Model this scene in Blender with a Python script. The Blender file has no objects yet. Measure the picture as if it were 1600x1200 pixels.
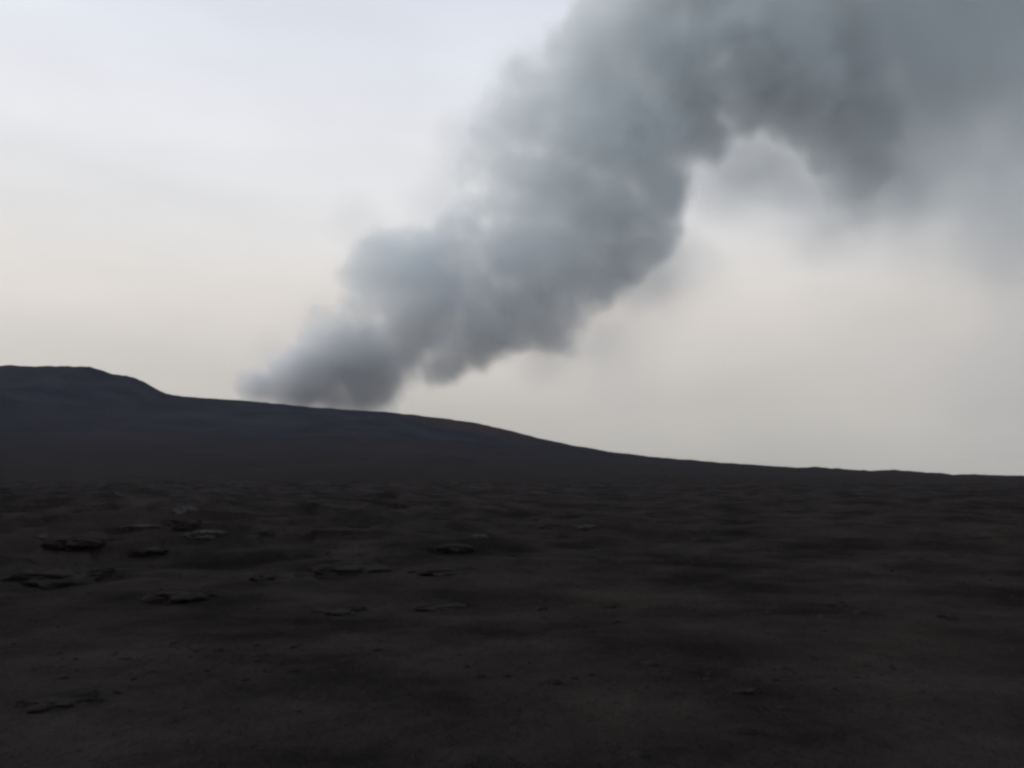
import bpy, bmesh, math, random
import numpy as np
from mathutils import Vector

random.seed(7)
sc = bpy.context.scene
COL = sc.collection
R = math.radians

# ------------------------------------------------------------------ camera
F = 1386.0                      # focal length in photo pixels (1600 wide)
PITCH = math.atan(160 / F)      # horizon sits about 160 px under the picture centre
CAM = np.array((0.0, 0.0, 4.2))
cd = bpy.data.cameras.new('camera')
cd.sensor_width = 36.0
cd.lens = 36.0 * F / 1600.0
cd.clip_start = 0.1
cd.clip_end = 30000.0
camera = bpy.data.objects.new('camera', cd)
camera.location = CAM
camera.rotation_euler = (math.pi / 2 + PITCH, 0, 0)
COL.objects.link(camera)
sc.camera = camera

# ------------------------------------------------------------------ sky and sun
SUN_EL, SUN_AZ = R(9), R(-72)   # low sun, hidden by dusk haze, off to the left
world = bpy.data.worlds.new('World')
sc.world = world
world.use_nodes = True
wn, wl = world.node_tree.nodes, world.node_tree.links
bg = wn['Background']
bg.inputs['Strength'].default_value = 0.1
sky = wn.new('ShaderNodeTexSky')
sky.sky_type = 'NISHITA'
sky.sun_disc = False
sky.sun_elevation = SUN_EL
sky.sun_rotation = SUN_AZ
sky.dust_density = 2.0
geo = wn.new('ShaderNodeTexCoord')
sep = wn.new('ShaderNodeSeparateXYZ')
wl.new(geo.outputs['Generated'], sep.inputs[0])
ramp = wn.new('ShaderNodeValToRGB')        # thin even veil of high dusk haze, the same all the way round
wl.new(sep.outputs['Z'], ramp.inputs[0])
els = ramp.color_ramp.elements
stops = [(0.0, (.48, .46, .415)), (.09, (.605, .566, .505)), (.19, (.815, .752, .678)),
         (.30, (.855, .848, .845)), (.37, (.885, .885, .91)), (.45, (.86, .885, .95)), (.7, (.44, .52, .66)), (1.0, (.26, .33, .46))]
els[0].position, els[0].color = stops[0][0], stops[0][1] + (1,)
els[1].position, els[1].color = stops[-1][0], stops[-1][1] + (1,)
for p, c in stops[1:-1]:
    e = els.new(p)
    e.color = c + (1,)
hs = wn.new('ShaderNodeHueSaturation')
hs.inputs['Saturation'].default_value = 0.45
wl.new(sky.outputs[0], hs.inputs['Color'])
sc10 = wn.new('ShaderNodeVectorMath')
sc10.operation = 'SCALE'
sc10.inputs['Scale'].default_value = 10.0 * 0.92
wl.new(ramp.outputs[0], sc10.inputs[0])
cn = wn.new('ShaderNodeTexNoise')           # faint uneven streaks in the high haze
cn.inputs['Scale'].default_value = 3.0
cn.inputs['Detail'].default_value = 4
cmap = wn.new('ShaderNodeMapping')
cmap.inputs['Scale'].default_value = (1, 1, 3.5)
wl.new(geo.outputs['Generated'], cmap.inputs['Vector'])
wl.new(cmap.outputs[0], cn.inputs['Vector'])
cm = wn.new('ShaderNodeMapRange')
cm.inputs['From Min'].default_value, cm.inputs['From Max'].default_value = .3, .7
cm.inputs['To Min'].default_value, cm.inputs['To Max'].default_value = 10 * .875, 10 * .975
wl.new(cn.outputs['Fac'], cm.inputs['Value'])
wl.new(cm.outputs[0], sc10.inputs['Scale'])
sc1 = wn.new('ShaderNodeVectorMath')
sc1.operation = 'SCALE'
sc1.inputs['Scale'].default_value = 0.16
wl.new(hs.outputs[0], sc1.inputs[0])
add = wn.new('ShaderNodeVectorMath')
add.operation = 'ADD'
wl.new(sc10.outputs[0], add.inputs[0])
wl.new(sc1.outputs[0], add.inputs[1])
wl.new(add.outputs[0], bg.inputs['Color'])

sl = bpy.data.lights.new('sun', 'SUN')
sl.energy = 1.4
sl.angle = R(14)
sl.color = (1.0, 0.90, 0.78)
sun = bpy.data.objects.new('sun', sl)
sdir = Vector((math.sin(SUN_AZ) * math.cos(SUN_EL), math.cos(SUN_AZ) * math.cos(SUN_EL), math.sin(SUN_EL)))
sun.rotation_euler = (-sdir).to_track_quat('-Z', 'Y').to_euler()
sun.location = (0, 0, 300)
COL.objects.link(sun)

vs = sc.view_settings
vs.view_transform = 'Standard'
vs.look = 'None'
vs.exposure = 0.0
vs.gamma = 1.0
vs.use_curve_mapping = False
sc.render.engine = 'CYCLES'
sc.cycles.volume_bounces = 6
sc.cycles.volume_step_rate = 4.0
sc.cycles.volume_max_steps = 256
sc.cycles.use_adaptive_sampling = True
sc.cycles.adaptive_threshold = 0.02
sc.cycles.filter_width = 2.6          # soft little surveillance lens

# ------------------------------------------------------------------ helpers
_rng = np.random.RandomState(11)
_perm = _rng.permutation(256)
_perm = np.concatenate([_perm, _perm, _perm])
_g = _rng.normal(size=(256, 3))
_g /= np.linalg.norm(_g, axis=1)[:, None]
_g = _g.astype(np.float32)


def perlin(p):
    """gradient noise at an (n, 3) array, about -0.7 .. 0.7"""
    p = np.asarray(p, dtype=np.float32)
    pi = np.floor(p).astype(np.int64)
    pf = p - pi.astype(np.float32)
    pi &= 255
    u = pf * pf * pf * (pf * (pf * 6 - 15) + 10)
    out = np.zeros(len(p), np.float32)
    for dx in (0, 1):
        wx = u[:, 0] if dx else 1 - u[:, 0]
        hx = _perm[pi[:, 0] + dx]
        for dy in (0, 1):
            wy = u[:, 1] if dy else 1 - u[:, 1]
            hy = _perm[hx + pi[:, 1] + dy]
            for dz in (0, 1):
                wz = u[:, 2] if dz else 1 - u[:, 2]
                g = _g[_perm[hy + pi[:, 2] + dz]]
                out += wx * wy * wz * ((pf[:, 0] - dx) * g[:, 0] + (pf[:, 1] - dy) * g[:, 1] + (pf[:, 2] - dz) * g[:, 2])
    return out


def fbm(p, octaves=4, gain=0.5, lac=2.03):
    out = np.zeros(len(p), np.float32)
    a = 1.0
    q = np.array(p, dtype=np.float32)
    for k in range(octaves):
        out += a * perlin(q + 17.3 * k)
        q = q * lac
        a *= gain
    return out


def smooth(e0, e1, x):
    t = np.clip((x - e0) / (e1 - e0), 0, 1)
    return t * t * (3 - 2 * t)


FWD = np.array((0, math.cos(PITCH), math.sin(PITCH)))
UP = np.array((0, -math.sin(PITCH), math.cos(PITCH)))


def ray(px, py):
    return FWD + np.array((1.0, 0, 0)) * ((px - 800) / F) + UP * ((600 - py) / F)


def at(px, py, depth):
    d = ray(px, py)
    return CAM + d * (depth / d[1])


def mesh_obj(name, verts, faces, mat, smooth_shade=True, parent=None):
    me = bpy.data.meshes.new(name)
    verts = np.asarray(verts, dtype=np.float32)
    faces = np.asarray(faces, dtype=np.int32)
    n = faces.shape[1]
    me.vertices.add(len(verts))
    me.vertices.foreach_set('co', verts.ravel())
    me.loops.add(faces.size)
    me.loops.foreach_set('vertex_index', faces.ravel())
    me.polygons.add(len(faces))
    me.polygons.foreach_set('loop_start', np.arange(0, faces.size, n, dtype=np.int32))
    me.polygons.foreach_set('loop_total', np.full(len(faces), n, dtype=np.int32))
    me.update(calc_edges=True)
    me.validate()
    if smooth_shade:
        me.polygons.foreach_set('use_smooth', np.ones(len(me.polygons), dtype=bool))
    me.materials.append(mat)
    o = bpy.data.objects.new(name, me)
    COL.objects.link(o)
    if parent:
        o.parent = parent
    return o


def tag(o, label=None, cat=None, group=None, kind=None):
    for k, v in (('label', label), ('category', cat), ('group', group), ('kind', kind)):
        if v:
            o[k] = v
    return o


def grid_faces(nr, nc, wrap=False):
    i = np.arange(nr - 1)[:, None]
    j = np.arange(nc if wrap else nc - 1)[None, :]
    j2 = (j + 1) % nc
    return np.stack([i * nc + j, i * nc + j2, (i + 1) * nc + j2, (i + 1) * nc + j], -1).reshape(-1, 4)


# ------------------------------------------------------------------ materials
def rock_material(name, dark, light, tint, scale, bump, rough=0.95, tint_amount=0.35, detail_scale=12.0):
    m = bpy.data.materials.new(name)
    m.use_nodes = True
    n, l = m.node_tree.nodes, m.node_tree.links
    bsdf = n['Principled BSDF']
    bsdf.inputs['Roughness'].default_value = rough
    bsdf.inputs['Specular IOR Level'].default_value = 0.0
    tc = n.new('ShaderNodeTexCoord')

    def noise(s, d=6, r=.6):
        t = n.new('ShaderNodeTexNoise')
        t.inputs['Scale'].default_value = s
        t.inputs['Detail'].default_value = d
        t.inputs['Roughness'].default_value = r
        l.new(tc.outputs['Object'], t.inputs['Vector'])
        return t
    n1 = noise(scale)
    r1 = n.new('ShaderNodeValToRGB')
    r1.color_ramp.elements[0].position, r1.color_ramp.elements[1].position = .38, .64
    r1.color_ramp.elements[0].color, r1.color_ramp.elements[1].color = dark + (1,), light + (1,)
    l.new(n1.outputs['Fac'], r1.inputs[0])
    n2 = noise(scale * .27, 3)
    r2 = n.new('ShaderNodeValToRGB')
    r2.color_ramp.elements[0].position, r2.color_ramp.elements[1].position = .48, .68
    r2.color_ramp.elements[0].color, r2.color_ramp.elements[1].color = (0, 0, 0, 1), (tint_amount,) * 3 + (1,)
    l.new(n2.outputs['Fac'], r2.inputs[0])
    mx = n.new('ShaderNodeMix')
    mx.data_type = 'RGBA'
    l.new(r2.outputs[0], mx.inputs['Factor'])
    l.new(r1.outputs[0], mx.inputs['A'])
    mx.inputs['B'].default_value = tint + (1,)
    l.new(mx.outputs['Result'], bsdf.inputs['Base Color'])
    n3 = noise(scale * detail_scale, 5, .65)
    bp = n.new('ShaderNodeBump')
    bp.inputs['Strength'].default_value = bump
    bp.inputs['Distance'].default_value = 1.2 / (scale * detail_scale)
    l.new(n3.outputs['Fac'], bp.inputs['Height'])
    l.new(bp.outputs[0], bsdf.inputs['Normal'])
    return m


M_GROUND = rock_material('black_cinder', (.0185, .0158, .0142), (.0450, .0382, .0340), (.054, .039, .032), .16, 1.0)
M_LAVA = rock_material('clinker_lava', (.021, .0180, .0162), (.042, .0365, .0332), (.050, .045, .041), .9, .9, detail_scale=6.0)
M_PALE = rock_material('ash_dusted_lava', (.040, .0375, .036), (.075, .071, .069), (.085, .08, .078), .9, .9, detail_scale=6.0)
M_CONE = rock_material('ash_slope', (.031, .031, .0355), (.045, .045, .0515), (.056, .042, .038), .02, .5, tint_amount=.55, detail_scale=8.0)

n, l = M_CONE.node_tree.nodes, M_CONE.node_tree.links      # red-brown scoria on the lip of the rim
mixn = [q for q in n if q.type == 'MIX'][0]
ctr = n.new('ShaderNodeVectorMath'); ctr.operation = 'DISTANCE'
tcn = [q for q in n if q.type == 'TEX_COORD'][0]
l.new(tcn.outputs['Object'], ctr.inputs[0])
ctr.inputs[1].default_value = (-52, 925, 66)
mr = n.new('ShaderNodeMapRange')
mr.inputs['From Min'].default_value, mr.inputs['From Max'].default_value = 85, 25
mr.inputs['To Max'].default_value = .85
l.new(ctr.outputs['Value'], mr.inputs['Value'])
nz_ = n.new('ShaderNodeTexNoise')
nz_.inputs['Scale'].default_value = .12
l.new(tcn.outputs['Object'], nz_.inputs['Vector'])
mm = n.new('ShaderNodeMath'); mm.operation = 'MULTIPLY'
l.new(mr.outputs[0], mm.inputs[0]); l.new(nz_.outputs['Fac'], mm.inputs[1])
mix2 = n.new('ShaderNodeMix'); mix2.data_type = 'RGBA'
l.new(mm.outputs[0], mix2.inputs['Factor'])
l.new(mixn.outputs['Result'], mix2.inputs['A'])
mix2.inputs['B'].default_value = (.075, .042, .028, 1)
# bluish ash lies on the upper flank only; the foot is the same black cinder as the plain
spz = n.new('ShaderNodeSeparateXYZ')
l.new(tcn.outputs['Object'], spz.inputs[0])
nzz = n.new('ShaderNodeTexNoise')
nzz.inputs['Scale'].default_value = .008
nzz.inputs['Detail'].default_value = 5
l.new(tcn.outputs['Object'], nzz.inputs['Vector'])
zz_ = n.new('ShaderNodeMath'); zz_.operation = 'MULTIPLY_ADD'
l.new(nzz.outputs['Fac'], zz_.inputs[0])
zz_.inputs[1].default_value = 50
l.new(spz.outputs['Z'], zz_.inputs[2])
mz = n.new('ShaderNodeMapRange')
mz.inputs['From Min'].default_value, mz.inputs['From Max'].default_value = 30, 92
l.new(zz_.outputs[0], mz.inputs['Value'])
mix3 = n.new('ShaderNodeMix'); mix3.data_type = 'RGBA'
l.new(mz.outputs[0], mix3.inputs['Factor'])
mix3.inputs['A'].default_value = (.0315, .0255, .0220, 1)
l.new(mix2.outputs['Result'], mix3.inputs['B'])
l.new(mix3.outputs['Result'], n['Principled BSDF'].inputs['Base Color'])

# ------------------------------------------------------------------ ground: the lava field
def rise(d):
    """the plain climbs a little towards the foot of the volcano"""
    t = np.clip((d - 70) / 260, 0, 1)
    return 5.0 * t * t * (1.6 - .6 * t)


def ground_z(x, y):
    x = np.asarray(x, dtype=np.float32)
    y = np.asarray(y, dtype=np.float32)
    P = lambda s, k: np.stack([x / s, y / s, np.full_like(x, k)], -1)
    d = np.sqrt(x * x + y * y)
    left = smooth(.25, -.35, x / np.maximum(y, 5.0))
    rough = smooth(28, 70, d) * (0.35 + 0.65 * left)
    z0 = rise(d)
    rough_near = 0.25 + 0.75 * rough
    z = z0 + 1.1 * fbm(P(70, 1.5), 3) * smooth(8, 70, d) * smooth(420, 200, d)
    z += 0.30 * fbm(P(14, 4.1), 3) * (0.4 + rough)
    flow = 1 - np.abs(perlin(np.stack([x / 30 + .5 * perlin(P(17, 9)), y / 9, np.full_like(x, 7.7)], -1))) * 2.6
    z += 1.25 * rough * np.clip(flow, 0, 1) ** 1.5                       # pressure ridges across the flow
    # broken crust: flat plates that end in little cliffs
    q = fbm(np.stack([x / 17, y / 7.5, np.full_like(x, 1.7)], -1), 4, .55) * 3.4
    st = np.floor(q)
    fr = q - st
    plates = (st + smooth(.0, .13, fr) + .25 * fr)
    z += 0.62 * rough * plates * np.exp(-d / 300) * smooth(420, 240, d)
    clink = np.abs(perlin(P(3.6, 2.2))) + .5 * np.abs(perlin(P(1.5, 5.5)))
    z += 0.40 * rough_near * (clink - .25) * np.exp(-d / 500)
    z += (0.05 * perlin(P(.55, 3.3)) + .07 * np.abs(perlin(P(1.1, 8.3)))) * np.exp(-d / 60)
    return z


az_mid = np.linspace(R(-42), R(42), 600)
az_out = np.linspace(R(42), R(318), 110)[1:-1]
az = np.concatenate([az_mid, az_out])
rr = np.concatenate([np.geomspace(1.5, 14, 60)[:-1], np.geomspace(14, 260, 640)[:-1], np.geomspace(260, 420, 60), np.geomspace(440, 6000, 26)])
AA, RR = np.meshgrid(az, rr)
gx, gy = (np.sin(AA) * RR).ravel(), (np.cos(AA) * RR).ravel()
gz = ground_z(gx, gy)
verts = np.stack([gx, gy, gz], -1)
faces = grid_faces(len(rr), len(az), True)[:, ::-1]
# close the small hole under the camera
nc = len(az)
ground = mesh_obj('ground', np.concatenate([verts, [[0, 0, float(gz[:nc].mean())]]]), faces, M_GROUND)
bmg = bmesh.new()
bmg.from_mesh(ground.data)
bmg.verts.ensure_lookup_table()
cv = bmg.verts[len(verts)]
for j in range(nc):
    f = bmg.faces.new((cv, bmg.verts[(j + 1) % nc], bmg.verts[j]))
    f.smooth = True
bmg.to_mesh(ground.data)
bmg.free()
tag(ground, 'black cinder and clinker lava plain filling the lower half', 'ground', kind='structure')

# ------------------------------------------------------------------ the volcano's long flank and summit
CREST_D = 950.0
prof = [(-1500, 640), (-900, 600), (-420, 573), (-150, 569), (0, 570), (18, 568), (45, 570), (140, 570.5), (158, 576), (176, 582.5),
        (198, 585), (212, 589), (232, 601), (255, 612), (285, 618), (330, 621), (375, 624), (430, 629), (480, 634), (540, 638.5),
        (590, 641), (640, 646), (690, 652), (740, 659), (790, 670), (840, 683), (890, 694), (950, 705), (1010, 712), (1080, 719),
        (1160, 725), (1240, 731), (1320, 737), (1400, 742), (1450, 743.5), (1480, 742), (1520, 741), (1560, 743), (1600, 743.5), (1800, 747),
        (2400, 752), (3200, 757)]
prof = np.array(prof, dtype=float)
crest_x = (prof[:, 0] - 800) / F * CREST_D * 1.0
crest_z = np.array([at(a, b, CREST_D)[2] for a, b in prof])
crest_x = np.array([at(a, b, CREST_D)[0] for a, b in prof])


def cone_z(x, y):
    x = np.asarray(x, dtype=np.float32)
    y = np.asarray(y, dtype=np.float32)
    h = np.interp(x, crest_x, crest_z)
    P = lambda s, k: np.stack([x / s, y / s, np.full_like(x, k)], -1)
    foot = 290 + 90 * perlin(P(260, 2)) + 70 * perlin(P(90, 4)) + 30 * perlin(P(35, 6))
    t = np.clip((y - foot) / (CREST_D - foot), 0, None)
    front = np.where(t < 1, .28 * t + .72 * t ** 1.9, 1.0)
    back = smooth(CREST_D + 700, CREST_D + 60, y)
    dip = 1 - .25 * np.exp(-((y - CREST_D - 160) / 90) ** 2)           # crater floor behind the rim
    z = h * front * back * dip
    away = np.clip(np.abs(y - CREST_D) / 120, 0, 1)
    amp = smooth(0, .15, t)
    gully = perlin(np.stack([x / 55, y / 320, np.full_like(x, 3.3)], -1))
    z += amp * away * (5.0 * gully + 3.5 * fbm(P(120, 8), 3))
    z += amp * (.45 + .55 * away) * (1.5 * fbm(P(18, 5), 4))
    z += amp * .8 * perlin(P(6, 6.5))
    z += smooth(.5, .05, t) * (.9 * np.abs(perlin(P(7, 2.9))) + .8 * perlin(np.stack([x / 40, y / 12, np.full_like(x, 5.1)], -1)))   # lava tongues run up the foot
    z += rise(np.sqrt(x * x + y * y)) * np.clip(1 - t, 0, 1)
    z -= 6.0 * smooth(CREST_D + 300, CREST_D + 700, y)
    return z - 3.0 * (1 - amp)


cx_ = np.concatenate([np.linspace(-2600, -760, 60)[:-1], np.linspace(-760, 760, 620), np.linspace(760, 2600, 60)[1:]])
cy_ = np.concatenate([np.linspace(230, 900, 220)[:-1], np.linspace(900, 1000, 70), np.linspace(1000, 1800, 60)[1:]])
XX, YY = np.meshgrid(cx_, cy_)
zz = cone_z(XX.ravel(), YY.ravel())
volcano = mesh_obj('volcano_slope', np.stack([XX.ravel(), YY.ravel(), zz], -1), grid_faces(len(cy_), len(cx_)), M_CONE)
tag(volcano, 'dark ash covered volcano flank with flat topped summit under the smoke', 'volcano', kind='structure')


# ------------------------------------------------------------------ lava ledges and boulders one can pick out
def hit_ground(px, py):
    d = ray(px, py)
    t = np.geomspace(4, 500, 1500)
    p = CAM[None] + t[:, None] * d[None]
    g = ground_z(p[:, 0], p[:, 1])
    k = np.argmax(p[:, 2] < g)
    return p[k], t[k]


def make_rock(name, px, py, wpx, hpx, label, flat=0.5, seed=0, depth_ratio=.7, pale=False):
    """px, py: middle of the foot; an uneven, broken lava block with a crusty flat top"""
    c, t = hit_ground(px, py)
    w, h = 1.2 * wpx * t / F, .58 * hpx * t / F
    bm = bmesh.new()
    bmesh.ops.create_icosphere(bm, subdivisions=4, radius=1)
    co = np.array([v.co for v in bm.verts], dtype=np.float32)

    s = 5.1 * seed
    n1 = fbm(co * 1.3 + s, 3)
    n2 = np.abs(fbm(co * 3.4 + s + 9, 4, .62))
    p = co * (1 + .55 * n1 - .55 * n2 + .12)[:, None]
    p[:, 2] = np.where(p[:, 2] > flat, flat + (p[:, 2] - flat) * .3, p[:, 2])
    step = np.floor(p[:, 2] * 3.2 + .8 * n1) / 3.2
    p[:, 2] = .65 * p[:, 2] + .35 * step
    p[:, 0] += .16 * perlin(co * 2.2 + s + 31)
    ext = p[:, :].max(0) - p[:, :].min(0)
    top = p[:, 2].max()
    p[:, 0] *= w / ext[0]
    p[:, 1] *= w * depth_ratio / ext[1]
    p[:, 2] -= .22 * (p[:, 0] / (w / 2)) ** 2          # tapers off into the plain at both ends
    p[:, 2] *= 1.15 * h / max(top + .25, .3)
    p[:, 2] += .25 * h / (top + .25) * .6
    faces = np.array([[v.index for v in f.verts] for f in bm.faces], dtype=np.int32)
    bm.free()
    o = mesh_obj(name, p, faces, M_PALE if pale else M_LAVA)
    o.location = (c[0], c[1] + w * depth_ratio * .4, float(ground_z(np.array([c[0]]), np.array([c[1] + w * depth_ratio * .4]))[0]) - .16 * h)
    o.rotation_euler[2] = random.uniform(-.25, .25)
    tag(o, label, 'rock', 'lava rocks standing out of the dark plain')
    return o


ROCKS = [
    # px, py(foot), w, h, label, flat
    (50, 912, 175, 30, 'long black lava ledge at the left edge, nearest of the thick left ledges', .25),
    (104, 874, 84, 18, 'black undercut lava ledge just behind the long ledge at the left edge', .3),
    (62, 846, 24, 15, 'small pale grey lava block above the undercut left ledge', .6),
    (158, 842, 66, 13, 'low brownish lava shelf left of the pale topped slab', .3),
    (209, 826, 58, 14, 'pale topped lava slab with a black gap beneath, on the left plain', .2),
    (281, 832, 44, 18, 'stacked lava block with dark stripes right of the pale topped slab', .6),
    (313, 850, 58, 13, 'thin pale lava slab in front of the stacked striped block', .2),
    (372, 843, 66, 15, 'wide lava slab right of the thin pale slab', .25),
    (424, 838, 44, 13, 'dark lava block at the right end of the row of slabs', .4),
    (222, 872, 62, 14, 'black lava ledge below the row of pale slabs', .3),
    (262, 942, 110, 22, 'broad low dark ledge alone on the plain, lower left', .3),
    (281, 802, 46, 24, 'rounded pale lava hump behind the stacked striped block', .8),
    (174, 770, 24, 14, 'small pale grey rock, farthest one at the left foot of slope', .9),
    (424, 908, 120, 30, 'bulky black lava mound, left one of two side by side', .6),
    (537, 898, 120, 26, 'bulky black lava mound, right one of two side by side', .55),
    (694, 900, 110, 18, 'long dark lava ledge right of the two bulky mounds', .25),
    (704, 866, 70, 15, 'slanting dark lava ledge behind the long one, left of centre', .3),
    (748, 842, 26, 11, 'small pale tipped stone near the middle of the plain', .5),
    (622, 794, 42, 10, 'small flat far rock below the brownish part of the ridge', .4),
    (522, 962, 84, 16, 'low black ledge at the left end of a dark streak', .3),
    (690, 954, 90, 15, 'low black ledge at the right end of a dark streak', .3),
    (838, 824, 40, 16, 'dark squat rock at the middle of the plain, left of flat stone', .5),
    (916, 826, 44, 11, 'flat greyish stone right of the dark squat rock', .3),
    (1096, 846, 36, 12, 'lone dark rock in the far right part of the plain', .5),
    (1214, 862, 28, 10, 'small speckled rock, rightmost on the plain below the ridge', .5),
    (842, 954, 26, 10, 'tiny black stone below the centre, left of its pair', .5),
    (956, 950, 32, 10, 'tiny slanting black stone below the centre, right of its pair', .4),
    (1168, 1086, 44, 14, 'dark half buried stone at the lower right', .4),
    (70, 1112, 120, 26, 'dark ledge at the bottom left corner', .3),
]
PALE = (2, 4, 6, 11, 12, 17, 22)                # ash-dusted ones
for i, (px, py, w, h, lab, fl) in enumerate(ROCKS):
    make_rock('lava_rock', px, py, w, h, lab, fl, seed=i + 1, depth_ratio=1.0, pale=i in PALE)

# loose rubble too small to count, one joined mesh
bm = bmesh.new()
bmesh.ops.create_icosphere(bm, subdivisions=1, radius=1)
ico = np.array([v.co for v in bm.verts], dtype=np.float32)
icf = np.array([[v.index for v in f.verts] for f in bm.faces], dtype=np.int32)
bm.free()
rng = np.random.RandomState(3)
N = 9000
a = rng.uniform(R(-40), R(40), N)
d = np.exp(rng.uniform(math.log(11), math.log(260), N))
x, y = np.sin(a) * d, np.cos(a) * d
keep = rng.uniform(size=N) < np.clip(.03 + .9 * smooth(-.05, .4, perlin(np.stack([x / 9, y / 9, x * 0], -1))), 0, 1)
x, y, d = x[keep], y[keep], d[keep]
size = np.exp(rng.normal(math.log(.032), .5, len(x))) * (1 + d / 45)
size = np.minimum(size, .30)
pts = []
fcs = []
for i in range(len(x)):
    v = ico * (1 + rng.uniform(-.35, .35, (len(ico), 1)))
    v = v * np.array((size[i] * rng.uniform(.8, 1.6), size[i] * rng.uniform(.7, 1.2), size[i] * rng.uniform(.45, .8)))
    th = rng.uniform(0, 6.28)
    c_, s_ = math.cos(th), math.sin(th)
    pts.append(np.stack([v[:, 0] * c_ - v[:, 1] * s_ + x[i], v[:, 0] * s_ + v[:, 1] * c_ + y[i], v[:, 2]], -1))
    fcs.append(icf + len(ico) * i)
pts = np.concatenate(pts)
zc = ground_z(x, y)
pts[:, 2] += np.repeat(zc, len(ico))
rubble = mesh_obj('lava_rubble', pts, np.concatenate(fcs), M_LAVA, smooth_shade=False)
tag(rubble, 'loose black clinker rubble strewn over the lava plain', 'rubble', kind='stuff')

# ------------------------------------------------------------------ the smoke plume
PLUME_D = 1120.0
# px, py, radius px, density: the column as it leans away from the crater
BLOBS = [
    (396, 614, 40, 1.4), (440, 606, 52, 1.7), (490, 596, 62, 1.9), (540, 598, 62, 2.1), (572, 607, 46, 1.9), (520, 556, 62, 1.5), (585, 575, 54, 1.5), (470, 582, 46, 1.5), (560, 530, 56, 1.2), (470, 568, 38, .8),
    (545, 535, 70, 1.1), (600, 540, 66, 1.1), (640, 550, 50, 1.0),
    (590, 430, 66, .95), (620, 420, 72, 1), (665, 490, 92, 1.2), (700, 540, 60, 1.1), (570, 490, 60, .85), (640, 400, 60, .9),
    (755, 480, 98, 1.05), (745, 540, 48, 1.0), (730, 400, 76, .8), (800, 500, 60, 1.1),
    (830, 420, 110, 1.0), (860, 480, 76, 1.1), (780, 370, 64, .75), (900, 450, 70, 1.1), (850, 330, 92, .9),
    (930, 350, 120, 1.05), (960, 270, 130, 1.05), (1000, 350, 72, 1.2), (1020, 300, 70, 1.2), (965, 395, 50, 1.1),
    (860, 260, 84, .8), (800, 215, 74, .65), (880, 170, 100, .8), (840, 150, 70, .6), (1000, 190, 120, 1.1),
    (920, 90, 90, .85), (935, 115, 70, 1.0), (985, 95, 80, 1.2), (1075, 35, 100, 1.3), (800, 300, 60, .8), (585, 490, 62, 1.0), (560, 510, 50, .9), (770, 350, 60, .8), (690, 560, 46, 1.0), (760, 260, 60, .35), (960, 30, 90, .9), (1060, 120, 130, 1.15), (1100, 190, 70, 1.35), (1010, 20, 110, .95),
    (1150, 170, 70, 1.35), (1180, 90, 130, 1.15), (1230, 150, 90, 1.3), (1150, -10, 130, 1.0),
    (1300, 120, 110, 1.3), (1335, 190, 84, 1.4), (1345, 235, 64, 1.3), (1305, 235, 50, 1.0), (1338, 272, 50, .9), (1322, 300, 36, .5), (1290, 20, 130, 1.15), (1280, 190, 50, 1.1),
    (1050, -120, 170, 1.0), (1250, -140, 180, 1.0), (1420, -60, 170, .9), (1480, -180, 190, .9), (1600, -90, 180, .8), (1750, -160, 200, .7),
]
# the thinned smoke drifting off to the right
VEIL = [
    (1420, 120, 120, .42), (1450, 40, 130, .45), (1400, 220, 80, .3), (1450, 90, 150, .34), (1550, 60, 150, .46), (1640, 80, 170, .5), (1580, 10, 120, .35), (1480, 230, 130, .22), (1590, 220, 140, .26), (1680, 240, 150, .24),
    (1420, 320, 100, .15), (1520, 350, 120, .15), (1640, 380, 140, .15), (1780, 160, 200, .3), (1760, 380, 170, .16),
    (1250, 320, 100, .10), (1190, 290, 80, .13), (1380, 440, 130, .06), (1550, 500, 160, .07), (1700, 560, 170, .08), (1600, 650, 120, .05),
    (990, 470, 80, .09), (930, 550, 90, .07), (980, 620, 70, .045), (1060, 430, 80, .06), (750, 240, 70, .26), (690, 330, 60, .18), (560, 360, 50, .15), (500, 500, 50, .18), (430, 560, 40, .2), (830, 120, 70, .25), (1120, 270, 70, .3), (1190, 250, 70, .28), (1250, 270, 60, .22), (1330, 310, 60, .34), (1400, 290, 70, .34), (1430, 200, 80, .34), (1280, 340, 70, .16), (1060, 400, 60, .14), (930, 510, 50, .2), (850, 560, 50, .16), (1010, 440, 50, .18),
]
VOX = 4.6
lo = at(330, 665, PLUME_D)
hi = at(1900, -330, PLUME_D)
zmin, zmax = 40.0, float(at(1500, -300, PLUME_D)[2])
xmin, xmax = float(at(345, 600, PLUME_D)[0]), float(at(1930, 600, PLUME_D)[0])
ymin, ymax = PLUME_D - 150, PLUME_D + 150
nx, ny, nz = [int((b - a_) / VOX) for a_, b in ((xmin, xmax), (ymin, ymax), (zmin, zmax))]
gxs = np.linspace(xmin, xmax, nx, dtype=np.float32)
gys = np.linspace(ymin, ymax, ny, dtype=np.float32)
gzs = np.linspace(zmin, zmax, nz, dtype=np.float32)
GX, GY, GZ = np.meshgrid(gxs, gys, gzs, indexing='ij')
P0 = np.stack([GX.ravel(), GY.ravel(), GZ.ravel()], -1)
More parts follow.
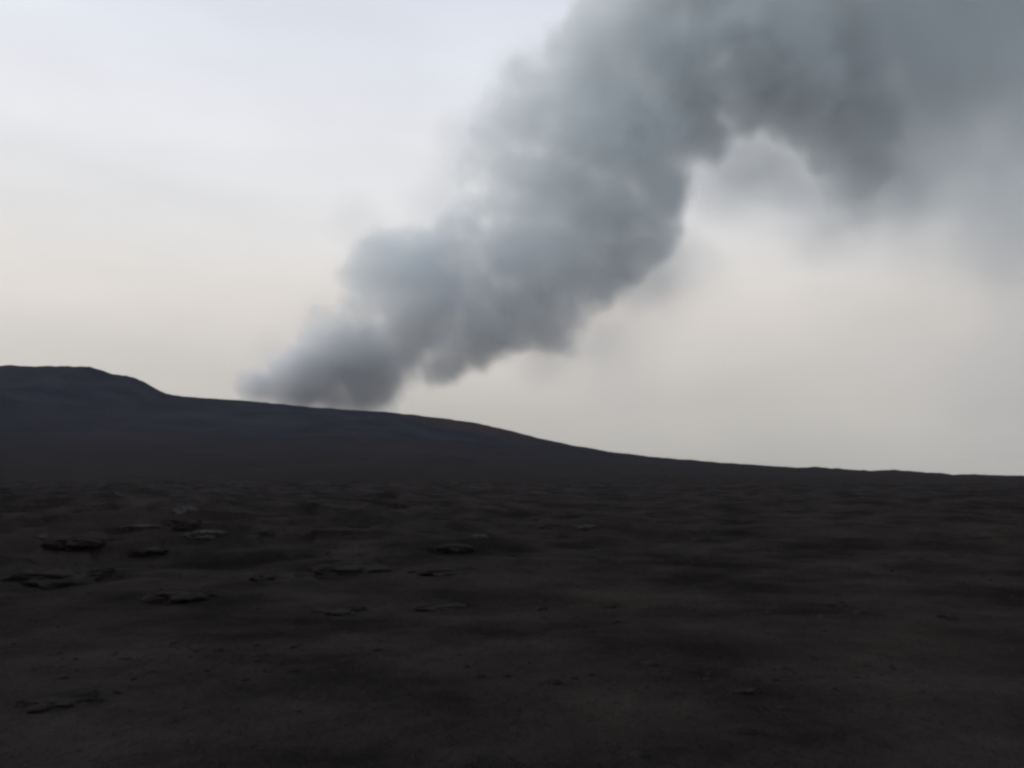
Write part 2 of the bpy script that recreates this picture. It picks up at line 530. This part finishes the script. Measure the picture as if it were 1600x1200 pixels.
# curdle the coordinates so that the puffs billow
def coarse(fn, k=3):
    """fn at every k-th grid point, drawn out linearly to the whole grid"""
    ax = [np.append(np.arange(0, m - 1, k), m - 1) for m in (nx, ny, nz)]
    sub_ = np.stack(np.meshgrid(gxs[ax[0]], gys[ax[1]], gzs[ax[2]], indexing='ij'), -1).reshape(-1, 3)
    v = fn(sub_).reshape([len(b) for b in ax])
    for d_, m in enumerate((nx, ny, nz)):
        t_ = np.arange(m)
        j = np.clip(np.searchsorted(ax[d_], t_, side='right') - 1, 0, len(ax[d_]) - 2)
        w_ = ((t_ - ax[d_][j]) / (ax[d_][j + 1] - ax[d_][j])).astype(np.float32)
        sh = [1, 1, 1]
        sh[d_] = m
        w_ = w_.reshape(sh)
        v = np.take(v, j, d_) * (1 - w_) + np.take(v, j + 1, d_) * w_
    return v.ravel()


wx = coarse(lambda p: fbm(p / 70 + 3, 3))
wz = coarse(lambda p: fbm(p / 70 + 41, 3))
Q = P0.copy()
Q[:, 0] += 24 * wx
Q[:, 2] += 24 * wz
w2 = coarse(lambda p: perlin(p / 26 + 7) + .5 * perlin(p / 13 + 57), 2)
w3 = coarse(lambda p: perlin(p / 26 + 91) + .5 * perlin(p / 13 + 23), 2)
Q[:, 0] += 13 * w2
Q[:, 2] += 13 * w3
dens = np.zeros(len(P0), np.float32)
veil = np.zeros(len(P0), np.float32)
rb = np.random.RandomState(5)
MPP = PLUME_D / F


def splat(target, items, soft, use, depth_jit, mode):
    V = use.reshape(nx, ny, nz, 3)
    T = target.reshape(nx, ny, nz)
    for px, py, r, s in items:
        c = at(px, py, PLUME_D)
        rm = r * MPP * soft
        c = c + np.array((0, rb.uniform(-depth_jit, depth_jit) * rm, 0))
        i0, i1 = np.searchsorted(gxs, [c[0] - rm - 40, c[0] + rm + 40])
        k0, k1 = np.searchsorted(gzs, [c[2] - rm - 40, c[2] + rm + 40])
        if i1 <= i0 or k1 <= k0:
            continue
        sub = V[i0:i1, :, k0:k1]
        e = np.array((1.0, min(1.0, 95.0 / rm), 1.0))         # the plume is no deeper than it is wide
        q = (sub - c.astype(np.float32)) / (rm * e).astype(np.float32)
        dd = np.sqrt((q ** 2).sum(-1))
        f = np.clip(1 - dd, 0, 1)
        if mode == 'puff':
            T[i0:i1, :, k0:k1] = np.maximum(T[i0:i1, :, k0:k1], s * smooth(0, .50, f))
        else:
            T[i0:i1, :, k0:k1] += s * f * f * (3 - 2 * f)


splat(dens, BLOBS, 1.19, Q, .35, 'puff')
splat(veil, VEIL, 1.5, Q, .3, 'fog')
n_big = coarse(lambda p: fbm(p / 62 + 71, 3, .55), 2)
n_fine = np.zeros(len(P0), np.float32)
live = np.nonzero(dens > 0)[0]
n_fine[live] = fbm(P0[live] / 20 + 13, 2, .6)
body = np.clip(dens * np.maximum(1 + 1.35 * n_big + .40 * n_fine, .42) - .19 + .24 * n_fine, 0, None)
body = np.where(dens > 0, body, 0)
fog = veil * np.clip(1 + .7 * n_big, 0.1, None)
edge = smooth(0, 40, P0[:, 1] - ymin) * smooth(0, 40, ymax - P0[:, 1]) * smooth(0, 60, xmax - P0[:, 0]) * smooth(0, 60, zmax - P0[:, 2])
total = ((body + fog) * edge).astype(np.float32)

me = bpy.data.meshes.new('smoke_plume')
me.vertices.add(len(P0))
me.vertices.foreach_set('co', P0.astype(np.float32).ravel())
att = me.attributes.new('puff', 'FLOAT', 'POINT')
att.data.foreach_set('value', total)
plume = bpy.data.objects.new('smoke_plume', me)
COL.objects.link(plume)
tag(plume, 'grey ash and smoke plume leaning away from the crater behind the ridge', 'smoke plume', kind='stuff')

ms = bpy.data.materials.new('ash_smoke')
ms.use_nodes = True
n, l = ms.node_tree.nodes, ms.node_tree.links
n.remove(n['Principled BSDF'])
pv = n.new('ShaderNodeVolumePrincipled')
pv.inputs['Color'].default_value = (.964, .982, .991, 1)
pv.inputs['Density'].default_value = 0.036
gz_n = n.new('ShaderNodeNewGeometry')             # smoke colour is darker low down, paler and bluer with height
sz_n = n.new('ShaderNodeSeparateXYZ')
l.new(gz_n.outputs['Position'], sz_n.inputs[0])
mrz = n.new('ShaderNodeMapRange')
mrz.inputs['From Min'].default_value, mrz.inputs['From Max'].default_value = 110, 330
l.new(sz_n.outputs['Z'], mrz.inputs['Value'])
mixc = n.new('ShaderNodeMix')
mixc.data_type = 'RGBA'
l.new(mrz.outputs[0], mixc.inputs['Factor'])
mixc.inputs['A'].default_value = (.942, .949, .956, 1)
mixc.inputs['B'].default_value = (.951, .986, .999, 1)
l.new(mixc.outputs['Result'], pv.inputs['Color'])
pv.inputs['Density Attribute'].default_value = 'density'
pv.inputs['Anisotropy'].default_value = 0.25
l.new(pv.outputs[0], n['Material Output'].inputs['Volume'])
me.materials.append(ms)

ng = bpy.data.node_groups.new('smoke_grid', 'GeometryNodeTree')
ng.interface.new_socket('Geometry', in_out='INPUT', socket_type='NodeSocketGeometry')
ng.interface.new_socket('Geometry', in_out='OUTPUT', socket_type='NodeSocketGeometry')
gn, gl = ng.nodes, ng.links
gi, go = gn.new('NodeGroupInput'), gn.new('NodeGroupOutput')
vc = gn.new('GeometryNodeVolumeCube')
vc.inputs['Min'].default_value = (xmin, ymin, zmin)
vc.inputs['Max'].default_value = (xmax, ymax, zmax)
for nm, v in (('Resolution X', nx), ('Resolution Y', ny), ('Resolution Z', nz)):
    vc.inputs[nm].default_value = v
pos = gn.new('GeometryNodeInputPosition')
sub = gn.new('ShaderNodeVectorMath'); sub.operation = 'SUBTRACT'
sub.inputs[1].default_value = (xmin, ymin, zmin)
gl.new(pos.outputs[0], sub.inputs[0])
div = gn.new('ShaderNodeVectorMath'); div.operation = 'DIVIDE'
div.inputs[1].default_value = ((xmax - xmin) / (nx - 1), (ymax - ymin) / (ny - 1), (zmax - zmin) / (nz - 1))
gl.new(sub.outputs[0], div.inputs[0])
sx = gn.new('ShaderNodeSeparateXYZ')
gl.new(div.outputs[0], sx.inputs[0])


def math_(op, a_, b_=None, c_=None):
    m = gn.new('ShaderNodeMath')
    m.operation = op
    for k, v in enumerate((a_, b_, c_)):
        if v is None:
            continue
        if isinstance(v, (int, float)):
            m.inputs[k].default_value = v
        else:
            gl.new(v, m.inputs[k])
    return m.outputs[0]


def cell(out, nmax):
    return math_('MINIMUM', math_('MAXIMUM', math_('FLOOR', math_('ADD', out, .5)), 0.0), float(nmax - 1))


ix, iy, iz = cell(sx.outputs[0], nx), cell(sx.outputs[1], ny), cell(sx.outputs[2], nz)
idx = math_('MULTIPLY_ADD', math_('MULTIPLY_ADD', ix, float(ny), iy), float(nz), iz)
si = gn.new('GeometryNodeSampleIndex')
si.data_type = 'FLOAT'
si.domain = 'POINT'
na = gn.new('GeometryNodeInputNamedAttribute')
na.data_type = 'FLOAT'
na.inputs[0].default_value = 'puff'
gl.new(gi.outputs[0], si.inputs['Geometry'])
gl.new(na.outputs['Attribute'], si.inputs['Value'])
gl.new(idx, si.inputs['Index'])
gl.new(si.outputs['Value'], vc.inputs['Density'])
sm = gn.new('GeometryNodeSetMaterial')
sm.inputs['Material'].default_value = ms
gl.new(vc.outputs[0], sm.inputs['Geometry'])
gl.new(sm.outputs[0], go.inputs[0])
mod = plume.modifiers.new('smoke_grid', 'NODES')
mod.node_group = ng
print('plume grid', nx, ny, nz, nx * ny * nz)

# ------------------------------------------------------------------ thin dusk air
HZ = 6200.0
hz_lo, hz_hi = -14.0, zmax + 30
hv = [(x_, y_, z_) for z_ in (hz_lo, hz_hi) for y_ in (-HZ, HZ) for x_ in (-HZ, HZ)]
hf = [(0, 2, 3, 1), (4, 5, 7, 6), (0, 1, 5, 4), (2, 6, 7, 3), (0, 4, 6, 2), (1, 3, 7, 5)]
mh = bpy.data.materials.new('dusk_air')
mh.use_nodes = True
n, l = mh.node_tree.nodes, mh.node_tree.links
n.remove(n['Principled BSDF'])
hvn = n.new('ShaderNodeVolumePrincipled')
hvn.inputs['Color'].default_value = (.66, .76, 1.0, 1)
hvn.inputs['Density'].default_value = 3.6e-5
l.new(hvn.outputs[0], n['Material Output'].inputs['Volume'])
haze = mesh_obj('haze', hv, hf, mh, smooth_shade=False)
tag(haze, 'thin bluish dusk air over the whole lava field', 'haze', kind='stuff')
